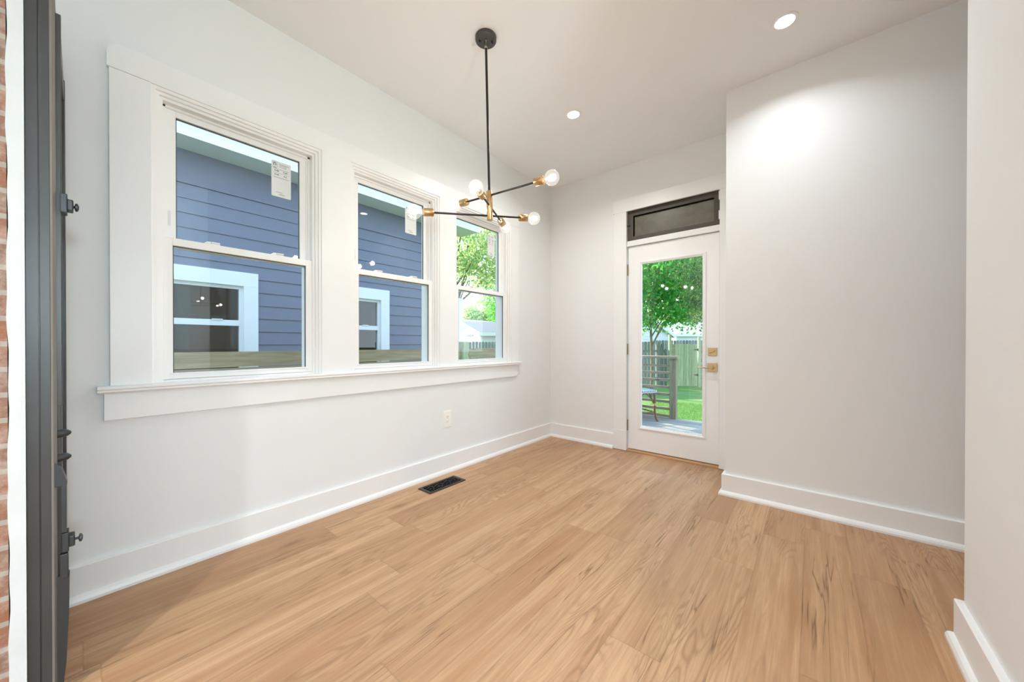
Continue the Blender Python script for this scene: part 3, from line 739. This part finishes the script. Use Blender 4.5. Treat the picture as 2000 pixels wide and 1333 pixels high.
NX = -3.0
NH = empty('neighbour_house', (NX, -2.0, GZ))
tag(NH, 'slate blue lap-sided house with white window trim, close outside the left windows', 'house')
def LN(mb, name, mat, parent=NH):
    o = mb.build(name, mat, parent)
    if parent is NH: o.matrix_parent_inverse = Matrix.Translation((-NX, 2.0, -GZ))
    return o
NWIN = [(-3.10, -2.255), (-1.275, -0.430)]; nz0, nz1 = 0.35, 1.782
EXPO, Z0S = 0.1632, 2.862
m = MB(); yN0, yN1 = -5.5, 1.02
k0 = int((Z0S-GZ)/EXPO)+1
spans = []
for k in range(-3, k0+1):
    zb = Z0S-EXPO*k; za = zb+EXPO
    if za < GZ: continue
    segs = [(yN0, yN1)]
    for a, b in NWIN:
        if zb < nz1+0.1 and za > nz0-0.05:
            segs = [t_ for s_ in segs for t_ in (((s_[0], a-0.03), (b+0.03, s_[1])) if s_[0] < a and s_[1] > b else (s_,))]
    for a, b in segs: m.prism([(NX-0.05, zb), (NX+0.016, zb), (NX+0.004, za+0.002), (NX-0.05, za+0.002)], 'y', a, b)
LN(m, 'lap_siding', SIDING)
m = MB().box(NX-0.20, NX-0.05, yN0, yN1, GZ, nz0-0.05).box(NX-0.20, NX-0.05, yN0, yN1, nz1+0.05, 3.42)
yy = [yN0, NWIN[0][0]-0.02, NWIN[0][1]+0.02, NWIN[1][0]-0.02, NWIN[1][1]+0.02, yN1]
for i in range(0, 6, 2): m.box(NX-0.20, NX-0.05, yy[i], yy[i+1], nz0-0.05, nz1+0.05)
m.box(NX-5.0, NX-0.2, yN1-0.15, yN1, GZ, 3.42).box(NX-5.0, NX-0.2, yN0, yN0+0.15, GZ, 3.42)
LN(m, 'wall', DARKIN)
LN(MB().box(NX-0.02, NX+0.024, 0.925, 1.045, GZ, 3.23), 'corner_board', EXTRIM)
LN(MB().box(NX-0.02, NX+0.020, yN0, 1.045, 2.862, 3.235), 'frieze', SIDING)
LN(MB().box(NX-0.1, NX+0.40, yN0, 1.40, 3.232, 3.250), 'soffit', EXTRIM)
LN(MB().box(NX+0.385, NX+0.41, yN0, 1.42, 3.222, 3.40).box(NX+0.41, NX+0.416, yN0, 1.42, 3.222, 3.236), 'fascia', EXTRIM)
LN(MB().prism([(NX+0.40, 3.395), (NX+0.50, 3.40), (NX+0.53, 3.44), (NX+0.53, 3.52), (NX+0.51, 3.52), (NX+0.40, 3.45)], 'y', yN0, 1.42), 'gutter', EXTRIM)
LN(MB().prism([(NX+0.46, 3.53), (NX+0.46, 3.58), (NX-2.6, 5.3), (NX-5.6, 3.58), (NX-5.6, 3.53), (NX-2.6, 5.2)], 'y', yN0, 1.50), 'roof', SHINGLE)
LN(MB().prism([(NX-0.03, 3.40), (NX-5.1, 3.40), (NX-2.6, 5.05)], 'y', 0.98, 1.03), 'gable', SIDING)
for a, b in NWIN:
    wdo = LN(MB().box(NX-0.02, NX+0.030, a-0.150, a, nz0, nz1).box(NX-0.02, NX+0.030, b, b+0.148, nz0, nz1).box(NX-0.02, NX+0.032, a-0.150, b+0.148, nz1, nz1+0.168).box(NX-0.02, NX+0.060, a-0.17, b+0.17, nz0-0.05, nz0), 'window_casing', EXTRIM)
    zr = 1.330; st = 0.040
    LN(MB().box(NX-0.06, NX-0.010, a, a+st, nz0, nz1).box(NX-0.06, NX-0.010, b-st, b, nz0, nz1).box(NX-0.06, NX-0.010, a+st, b-st, nz1-st, nz1).box(NX-0.045, NX-0.002, a+st, b-st, zr-0.034, zr+0.034).box(NX-0.06, NX-0.010, a+st, b-st, nz0, nz0+st)
       .box(NX-0.004, NX+0.008, (a+b)/2+0.12, (a+b)/2+0.22, zr+0.030, zr+0.044), 'window_sash', EXTRIM, wdo)
    LN(MB().box(NX-0.040, NX-0.036, a+st-0.005, b-st+0.005, nz0+st-0.005, nz1-st+0.005), 'window_glass', NGLASS, wdo)
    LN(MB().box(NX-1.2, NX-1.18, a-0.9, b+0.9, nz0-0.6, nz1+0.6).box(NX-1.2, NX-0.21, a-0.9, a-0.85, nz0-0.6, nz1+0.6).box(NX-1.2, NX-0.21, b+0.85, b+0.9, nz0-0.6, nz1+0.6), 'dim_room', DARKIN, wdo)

PINE_Y = wood('weathered_pine_boards', (0.25, 0.185, 0.105), (0.43, 0.345, 0.215), 1, 1.0, 0.8)
PINE_X = wood('grey_brown_rail_wood', (0.24, 0.185, 0.135), (0.46, 0.385, 0.29), 0, 1.0, 0.8)
PINE_Z = wood('pale_green_treated_pine', (0.31, 0.36, 0.215), (0.53, 0.56, 0.36), 2, 1.0, 0.8)
GREYW = wood('old_grey_pickets', (0.13, 0.145, 0.14), (0.30, 0.33, 0.32), 2, 1.2, 0.85, False)
# horizontal board fence between the houses
FX = -1.8
FN = empty('board_fence', (FX, -1.5, GZ))
tag(FN, 'horizontal pine board fence between the room and the blue house', 'fence')
def LF(mb, name, mat): o = mb.build(name, mat, FN); o.matrix_parent_inverse = Matrix.Translation((-FX, 1.5, -GZ)); return o
for ya, yb_ in ((-5.2, -3.90), (-3.895, 0.245), (0.345, 3.2)):
    m = MB(); z = 1.005
    while z > GZ+0.1:
        m.box(FX-0.011, FX+0.011, ya, yb_, z-0.143, z); z -= 0.152
    LF(m, 'board_panel', PINE_Y)
for y in (-5.2, -3.9, 3.2): LF(MB().box(FX-0.10, FX-0.012, y-0.045, y+0.045, GZ, 0.99), 'post', PINE_Z)
LF(MB().box(FX-0.055, FX+0.055, 0.225, 0.345, GZ, 1.112, bevel=0.004), 'post', PINE_Z)

WP = empty('white_post', (NX, 1.268, GZ))
tag(WP, 'slim white post standing just past the back corner of the blue house', 'post')
MB().box(-0.045, 0.045, -0.050, 0.050, 0, 2.78, bevel=0.004).build('shaft', EXTRIM, WP)
MB().box(-0.055, 0.055, -0.060, 0.060, 2.78, 2.81, bevel=0.004).build('cap', EXTRIM, WP)

# garage with grey roof far behind that fence
def rotated(name, loc, ang):
    return empty(name, loc, ang)
def garage(px, d, ang, W_, L_, hw_, rise, label, roofmat=SHINGLE, name='garage', wallmat=WSIDE, vent=True):
    """corner at picture column px; the long side runs along local +x, the gable wall along local +y"""
    c = at(px, d, GZ); g = empty(name, c, ang); tag(g, label, 'building')
    m = MB(); n_ = int(hw_/0.16); e = hw_/n_
    for k in range(n_):
        z = k*e
        m.prism([(0.02, z), (-0.012, z), (0.0, z+e), (0.02, z+e)], 'x', 0, L_)
        m.prism([(0.02, z), (-0.012, z), (0.0, z+e), (0.02, z+e)], 'y', 0, W_)
        m.prism([(W_-0.02, z), (W_+0.012, z), (W_, z+e), (W_-0.02, z+e)], 'x', 0, L_)
    z = hw_; k = 0
    while z < hw_+rise-0.05:
        f0 = (z-hw_)/rise; f1 = min(1.0, (z+e-hw_)/rise)
        m.prism([(f0*W_/2, z), (W_-f0*W_/2, z), (W_-f1*W_/2, z+e*1.0 if f1 < 1 else hw_+rise), (f1*W_/2, z+e if f1 < 1 else hw_+rise)], 'x', -0.008, 0.02); z += e
    m.box(L_-0.02, L_, 0, W_, 0, hw_)
    m.build('walls', wallmat, g)
    o_ = 0.22; t_ = 0.10; sl_ = rise/(W_/2)
    MB().prism([(-o_, hw_-o_*sl_), (W_/2, hw_+rise), (W_+o_, hw_-o_*sl_), (W_+o_, hw_-o_*sl_+t_), (W_/2, hw_+rise+t_), (-o_, hw_-o_*sl_+t_)], 'x', -0.16, L_+0.16).build('roof', roofmat, g)
    MB().box(-0.16, L_+0.16, -o_-0.02, -o_, hw_-o_*sl_-0.08, hw_-o_*sl_+t_-0.005).build('fascia', EXTRIM, g)
    MB().prism([(-o_, hw_-o_*sl_-0.10), (W_/2, hw_+rise-0.10), (W_/2, hw_+rise+t_-0.01), (-o_, hw_-o_*sl_+t_-0.01)], 'x', -0.18, -0.155).prism([(W_+o_, hw_-o_*sl_-0.10), (W_/2, hw_+rise-0.10), (W_/2, hw_+rise+t_-0.01), (W_+o_, hw_-o_*sl_+t_-0.01)], 'x', -0.18, -0.155).build('rake_board', EXTRIM, g)
    MB().box(-0.03, 0.06, -0.03, 0.06, 0, hw_).build('corner_board', EXTRIM, g)
    if vent: MB().box(-0.03, 0.0, W_*0.20, W_*0.38, hw_-0.12, hw_-0.04).build('gable_vent', SHINGLE, g)
    return g
# ground, fence and trees are shared by both views
lw = MB().box(-70, 60, -25, 90, GZ-0.3, GZ); struct('lawn', lw, lawn_material())

garage(939.5, 17.5, math.radians(39.77+24), 6.0, 4.0, 2.43, 0.66, 'white garage with a low grey roof, beyond the board fence past the blue house corner')
g2 = garage(931, 30, math.radians(39.77+52), 7.0, 9.0, 3.15, 0.95, 'small pale-roofed house peeking over the grey garage roof', paint('pale_roofing', (0.62, 0.60, 0.58), 0.9, 0.05, 0.2, 0.1), 'distant_house', vent=False)
garage(1309, 20.5, math.radians(39.77+93), 5.5, 6.0, 2.5, 2.0, 'white lap-sided house behind the old grey picket fence, under the tree', SHINGLE, 'clapboard_house', vent=False)
garage(1321, 23.5, math.radians(39.77+7), 6.0, 8.0, 2.55, 0.9, 'long low white shed behind the pale wooden gate', paint('light_grey_roofing', (0.55, 0.57, 0.58), 0.9, 0.05, 0.2, 0.1), 'shed', vent=False)

# ------------------------------------------------------------------ deck, railing, chair
DECKW = wood('grey_deck_boards', (0.22, 0.215, 0.205), (0.36, 0.355, 0.34), 0, 1.0, 0.8, False)
m = MB(); y = 0.16
while y < 2.10:
    m.box(-1.35, 4.6, y, y+0.136, -0.058, -0.030, bevel=0.003); y += 0.141
struct('deck', m, DECKW)
m = MB().box(-1.35, 4.6, 2.09, 2.13, -0.30, -0.058).box(-1.35, 4.6, 0.16, 0.20, -0.30, -0.06)
for x in (-1.3, 0.8, 2.6, 4.5): m.box(x-0.05, x+0.05, 2.0, 2.09, GZ, -0.058)
struct('deck_frame', m, PINE_X)
RL = empty('deck_railing', (0.79, 2.085, -0.03))
tag(RL, 'grey-brown deck railing with horizontal rails, seen through the glazed door', 'railing')
def LR(mb, name, mat): o = mb.build(name, mat, RL); o.matrix_parent_inverse = Matrix.Translation((-0.79, -2.085, 0.03)); return o
LR(MB().box(0.745, 0.836, 2.040, 2.131, -0.030, 0.862, bevel=0.003), 'post', wood('post_wood', (0.19, 0.16, 0.10), (0.37, 0.33, 0.22), 2, 1.0, 0.8))
LR(MB().box(-1.30, -1.21, 2.040, 2.131, -0.030, 0.862, bevel=0.003), 'post', PINE_Z)
LR(MB().box(-1.32, 0.862, 2.015, 2.150, 0.862, 0.900, bevel=0.003), 'cap_rail', PINE_X)
for k in range(8):
    z = 0.752-0.1070*k
    LR(MB().box(-1.21, 0.745, 2.066, 2.104, z-0.018, z+0.018, bevel=0.002), 'rail', PINE_X)

BC = empty('bistro_chair', (0.400, 1.684, -0.030), math.radians(-32))
tag(BC, 'brown bistro chair with a navy and white woven seat, on the deck by the railing', 'chair')
RATT = paint('brown_rattan_pole', (0.20, 0.095, 0.05), 0.45, 0.2, 0.5, 0.1)
WRAP = paint('pale_cane_wrap', (0.55, 0.42, 0.28), 0.5, 0.1, 0.4, 0.1)
sz = 0.445
pts = []
for cx_, cy_, a0 in ((0.15, 0.15, 0), (-0.15, 0.15, PI/2), (-0.15, -0.15, PI), (0.15, -0.15, 1.5*PI)):
    for k in range(6): pts.append((cx_+0.055*math.cos(a0+k*PI/10), cy_+0.055*math.sin(a0+k*PI/10)))
MB().prism(pts, 'z', sz-0.034, sz).build('seat', check_weave(), BC)
for sx_ in (1, -1):
    for sy_ in (1, -1):
        lg = MB().tube([(0.168*sx_, 0.168*sy_, sz-0.03), (0.170*sx_, 0.170*sy_, 0.24), (0.170*sx_, 0.170*sy_, 0.14), (0.180*sx_, 0.180*sy_, 0.05), (0.200*sx_, 0.200*sy_, 0.0)], 0.0155, 12).build('leg', RATT, BC, True)
        MB().cyl((0.170*sx_, 0.170*sy_, 0.225), (0.170*sx_, 0.170*sy_, 0.26), 0.018, 12).build('cane_wrap', WRAP, lg, True)
for a, b in (((1, 1), (1, -1)), ((1, -1), (-1, -1)), ((-1, -1), (-1, 1)), ((-1, 1), (1, 1))):
    A = Vector((0.168*a[0], 0.168*a[1], 0)); B_ = Vector((0.168*b[0], 0.168*b[1], 0))
    q = [A.lerp(B_, k/12)+Vector((0, 0, 0.235+0.165*math.sin(PI*k/12))) for k in range(13)]
    MB().tube(q, 0.0085, 8).build('brace', RATT, BC, True)
    MB().tube([A+Vector((0, 0, 0.13)), B_+Vector((0, 0, 0.13))], 0.009, 8).build('stretcher', RATT, BC, True)
q = [(-0.185, 0.17, sz-0.02), (-0.21, 0.18, 0.65), (-0.235, 0.15, 0.82), (-0.245, 0.0, 0.88), (-0.235, -0.15, 0.82), (-0.21, -0.18, 0.65), (-0.185, -0.17, sz-0.02)]
bk = MB().tube(q, 0.014, 10).build('back_frame', RATT, BC, True)
MB().prism([(-0.155, 0.50), (0.155, 0.50), (0.150, 0.78), (0.08, 0.845), (-0.08, 0.845), (-0.150, 0.78)], 'x', -0.228, -0.218).build('back_panel', check_weave(), BC)

# ------------------------------------------------------------------ gate and fences at the back of the yard
GA = math.radians(37.0); gp = at(1341, 15.9, GZ)
GT = empty('wooden_gate', gp, GA)
tag(GT, 'pale green pine gate of upright boards with black strap hinges, across the lawn', 'gate')
m = MB(); n_ = 8; w0, w1 = -0.485, 0.450; wd = (w1-w0)/n_
for k in range(n_): m.box(w0+k*wd+0.002, w0+(k+1)*wd-0.002, -0.012, 0.012, 0.058, 1.905+0.004*(k % 3), bevel=0.002)
m.build('gate_boards', PINE_Z, GT)
MB().box(w0, w1, 0.012, 0.05, 0.30, 0.39).build('gate_batten', PINE_Z, GT)
MB().box(w0, w1, 0.012, 0.05, 1.62, 1.71).build('gate_batten', PINE_Z, GT)
for z in (1.66, 0.55):
    MB().prism([(0.30, z), (0.46, z+0.028), (0.46, z-0.028)], 'y', -0.019, -0.012).box(0.46, 0.53, -0.019, -0.012, z-0.055, z+0.055).build('strap_hinge', BLACK, GT)
for x, h_ in ((-0.715, 2.33), (0.545, 2.22)):
    MB().box(x-0.05, x+0.05, -0.04, 0.06, 0, h_, bevel=0.004).build('gate_post', PINE_Z, GT)
MB().box(-0.665, -0.492, -0.005, 0.015, 0.05, 1.90).build('filler_boards', PINE_X, GT)
FP = empty('slat_fence', Vector(gp)+Vector((math.cos(GA), math.sin(GA), 0))*0.6, GA)
tag(FP, 'pine fence of horizontal boards to the right of the gate post', 'fence')
m = MB()
for k in range(11): m.box(0.0, 5.0, -0.012, 0.012, 0.06+0.152*k, 0.06+0.152*k+0.140)
m.build('board_panel', PINE_X, FP)
for x in (1.6, 3.2, 4.9): MB().box(x-0.045, x+0.045, 0.012, 0.10, 0, 1.8).build('post', PINE_Z, FP)

def dogear(m, x, h, w_=0.138, y0=-0.009, y1=0.009, bot=0.04):
    m.prism([(x+0.003, bot), (x+w_-0.003, bot), (x+w_-0.003, h-0.03), (x+w_-0.03, h), (x+0.03, h), (x+0.003, h-0.03)], 'y', y0, y1)
PF = empty('picket_fence', Vector(gp)+Vector((-math.sin(GA), math.cos(GA), 0))*0.12, GA)
tag(PF, 'old grey picket fence with dog-eared tops along the back of the lawn', 'fence')
m = MB(); x = -17.0
while x < -0.80:
    gap = abs(x+1.40) < 0.08
    h_ = 2.00+0.02*random.random()
    if -1.15 < x < -0.98: h_ = 1.93
    if -0.98 <= x < -0.86: h_ = 1.70
    if not gap: dogear(m, x, h_)
    x += 0.146
m.build('pickets', GREYW, PF)
MB().box(-17, -0.8, 0.010, 0.05, 0.35, 0.44).box(-17, -0.8, 0.010, 0.05, 1.55, 1.64).build('fence_rail', GREYW, PF)
for x in (-16, -13.5, -11, -8.5, -6, -3.5, -1.2): MB().box(x-0.05, x+0.05, 0.05, 0.14, 0, 1.9).build('post', GREYW, PF)
AF = empty('alley_fence', Vector(gp)+Vector((-math.sin(GA), math.cos(GA), 0))*2.6, GA)
tag(AF, 'row of dog-eared picket tops just showing above the wooden gate', 'fence')
m = MB(); x = -0.6
while x < 3.2:
    dogear(m, x, 2.10); x += 0.150
m.build('pickets', GREYW, AF)

# ------------------------------------------------------------------ trees
BARK = paint('grey_brown_bark', (0.22, 0.175, 0.13), 0.9, 0.25, 0.2, 0.6, 12.0)
LEAF_A = leaf_material('mid_green_leaves', [(0.0, (0.03, 0.30, 0.10)), (0.45, (0.075, 0.52, 0.15)), (0.80, (0.19, 0.64, 0.13)), (0.93, (0.36, 0.46, 0.06)), (1.0, (0.60, 0.60, 0.14))])
LEAF_B = leaf_material('dark_green_needles', [(0.0, (0.020, 0.085, 0.040)), (0.6, (0.040, 0.15, 0.055)), (1.0, (0.09, 0.24, 0.07))], 0.35)
LEAF_C = leaf_material('yellow_green_leaves', [(0.0, (0.20, 0.38, 0.22)), (0.40, (0.36, 0.54, 0.24)), (0.75, (0.66, 0.74, 0.36)), (1.0, (0.85, 0.80, 0.50))], 0.7)
def foliage(parent, mat, blobs, n, size, spread, droop=0.0, seed=1, aspect=0.55):
    """leaves gathered in sprays: blobs = (centre, radii); n leaves of about `size` m"""
    r = np.random.default_rng(seed)
    vol = np.array([b[1][0]*b[1][1]*b[1][2] for b in blobs]); vol = vol/vol.sum()
    per = 42; ncl = max(1, n//per)
    bi = r.choice(len(blobs), ncl, p=vol)
    dirs = r.normal(size=(ncl, 3)); dirs /= np.linalg.norm(dirs, axis=1)[:, None]
    rad = r.random(ncl)**0.42
    cen = np.array([blobs[i][0] for i in bi])+dirs*rad[:, None]*np.array([blobs[i][1] for i in bi])
    P = np.repeat(cen, per, axis=0)+r.normal(size=(ncl*per, 3))*np.array([spread, spread, spread*0.62])
    N = len(P)
    d = r.normal(size=(N, 3)); d[:, 2] -= droop; d /= np.linalg.norm(d, axis=1)[:, None]
    s = np.cross(d, r.normal(size=(N, 3))); s /= np.linalg.norm(s, axis=1)[:, None]
    sz_ = size*(0.6+0.8*r.random(N))[:, None]
    V = np.stack([P-d*sz_*0.5, P+s*sz_*aspect*0.5, P+d*sz_*0.5, P-s*sz_*aspect*0.5], axis=1).reshape(-1, 3)
    me = bpy.data.meshes.new('foliage'); me.vertices.add(N*4); me.vertices.foreach_set('co', V.astype(np.float32).ravel())
    me.loops.add(N*4); me.loops.foreach_set('vertex_index', np.arange(N*4, dtype=np.int32))
    me.polygons.add(N); me.polygons.foreach_set('loop_start', np.arange(0, N*4, 4, dtype=np.int32)); me.polygons.foreach_set('loop_total', np.full(N, 4, dtype=np.int32))
    me.update(calc_edges=True); me.validate(); me.materials.append(mat)
    o = bpy.data.objects.new('foliage', me); COL.objects.link(o); o.parent = parent
    return o, cen
def tree(name, px, d, label, mat, blobs, n, size, spread, trunk_r, top, seed, droop=0.0, group='trees beyond the garden', aspect=0.55, nb=9, lean=(0, 0)):
    t = empty(name, at(px, d, GZ)); tag(t, label, 'tree', group)
    o, cen = foliage(t, mat, blobs, n, size, spread, droop, seed, aspect)
    r = random.Random(seed); m = MB()
    path = [(lean[0]*k/6+r.uniform(-.05, .05)*(k > 0), lean[1]*k/6+r.uniform(-.05, .05)*(k > 0), top*k/6) for k in range(7)]
    m.tube(path, trunk_r, 10, [trunk_r*(1.25 if k == 0 else 1-0.12*k) for k in range(7)])
    m.build('trunk', BARK, t, True)
    m = MB()
    idx = np.linspace(0, len(cen)-1, nb).astype(int)
    for k, i in enumerate(idx):
        e = Vector(cen[i]); f = min(0.9, max(0.30, e.z/top*0.6)); s0 = Vector((lean[0]*f, lean[1]*f, top*f))
        mid = s0.lerp(e, 0.5)+Vector((0, 0, 0.15))
        m.tube([s0, mid, e], 0.03, 7, [trunk_r*0.45, trunk_r*0.28, trunk_r*0.10])
    m.build('branches', BARK, t, True)
    return t
tree('leafy_tree', 1272, 13.2, 'full green tree with a brown trunk in front of the grey picket fence', LEAF_A,
     [((0.1, 0.3, 5.0), (2.4, 2.2, 2.5)), ((1.0, 0.4, 3.5), (1.1, 1.0, 1.0)), ((-0.9, -0.5, 3.6), (1.2, 1.0, 1.1)), ((0.55, 0.6, 2.75), (0.45, 0.45, 0.55))], 30000, 0.125, 0.26, 0.06, 5.6, 11)
tree('cedar_tree', 1462, 9.6, 'dark feathery evergreen reaching in from the right of the door glass', LEAF_B,
     [((0.0, 0.0, 3.7), (1.2, 1.2, 1.5)), ((-0.7, -0.6, 2.75), (0.75, 0.65, 0.40)), ((-0.95, -0.8, 3.6), (0.6, 0.6, 0.8))], 17000, 0.11, 0.17, 0.16, 5.5, 12, 0.5, aspect=0.28, nb=16)
tree('maple_tree', 1365, 40, 'tall yellow-green tree far behind the white houses', LEAF_C,
     [((0, 0, 8.0), (5.5, 4.5, 6.0))], 18000, 0.30, 0.45, 0.30, 8.0, 13)
tree('bush_tree', 1185, 36, 'mid green tree behind the lap-sided house', LEAF_A,
     [((0, 0, 7.5), (3.2, 3.2, 5.8))], 10000, 0.30, 0.45, 0.25, 6.5, 14)
tree('airy_tree', 884, 13.0, 'airy yellow-green tree with sky showing through, past the blue house eave', LEAF_C,
     [((1.0, 0.8, 5.7), (2.0, 2.0, 2.0)), ((1.6, 1.3, 4.7), (1.0, 1.0, 1.2)), ((0.3, 0.2, 4.8), (0.9, 0.9, 0.8))], 12000, 0.125, 0.24, 0.10, 5.8, 15)
tree('garden_tree', 985, 28.0, 'green tree at the right side of the window nearest the corner', LEAF_A,
     [((0, 0, 5.6), (1.7, 1.7, 2.6))], 9000, 0.14, 0.28, 0.14, 6.0, 16)
tree('distant_tree', 936, 46, 'bright rounded tree far behind the grey garage roof', LEAF_C,
     [((0, 0, 5.2), (2.5, 2.5, 2.5)), ((-1.7, -1.3, 4.2), (1.8, 1.8, 1.5)), ((2.0, 1.5, 4.5), (1.8, 1.8, 2.0))], 9000, 0.28, 0.45, 0.20, 5.6, 17)

# short grass standing in the lawn near the deck
n = 26000; gx = rng.uniform(-1.6, 3.5, n); gy = rng.uniform(2.3, 9.0, n); hgt = rng.uniform(0.03, 0.075, n); an = rng.uniform(0, 2*PI, n)
V = np.stack([np.stack([gx-0.006*np.cos(an), gy-0.006*np.sin(an), np.full(n, GZ)], 1), np.stack([gx+0.006*np.cos(an), gy+0.006*np.sin(an), np.full(n, GZ)], 1),
              np.stack([gx+0.03*np.sin(an*3), gy+0.03*np.cos(an*5), GZ+hgt], 1)], 1).reshape(-1, 3)
me = bpy.data.meshes.new('grass'); me.vertices.add(n*3); me.vertices.foreach_set('co', V.astype(np.float32).ravel())
me.loops.add(n*3); me.loops.foreach_set('vertex_index', np.arange(n*3, dtype=np.int32)); me.polygons.add(n)
me.polygons.foreach_set('loop_start', np.arange(0, n*3, 3, dtype=np.int32)); me.polygons.foreach_set('loop_total', np.full(n, 3, dtype=np.int32))
me.update(calc_edges=True); me.validate(); me.materials.append(leaf_material('grass_blades', [(0.0, (0.05, 0.20, 0.04)), (1.0, (0.15, 0.40, 0.10))], 0.4))
go = bpy.data.objects.new('grass', me); COL.objects.link(go); tag(go, 'short green grass of the back lawn below the deck', 'grass', kind='stuff')
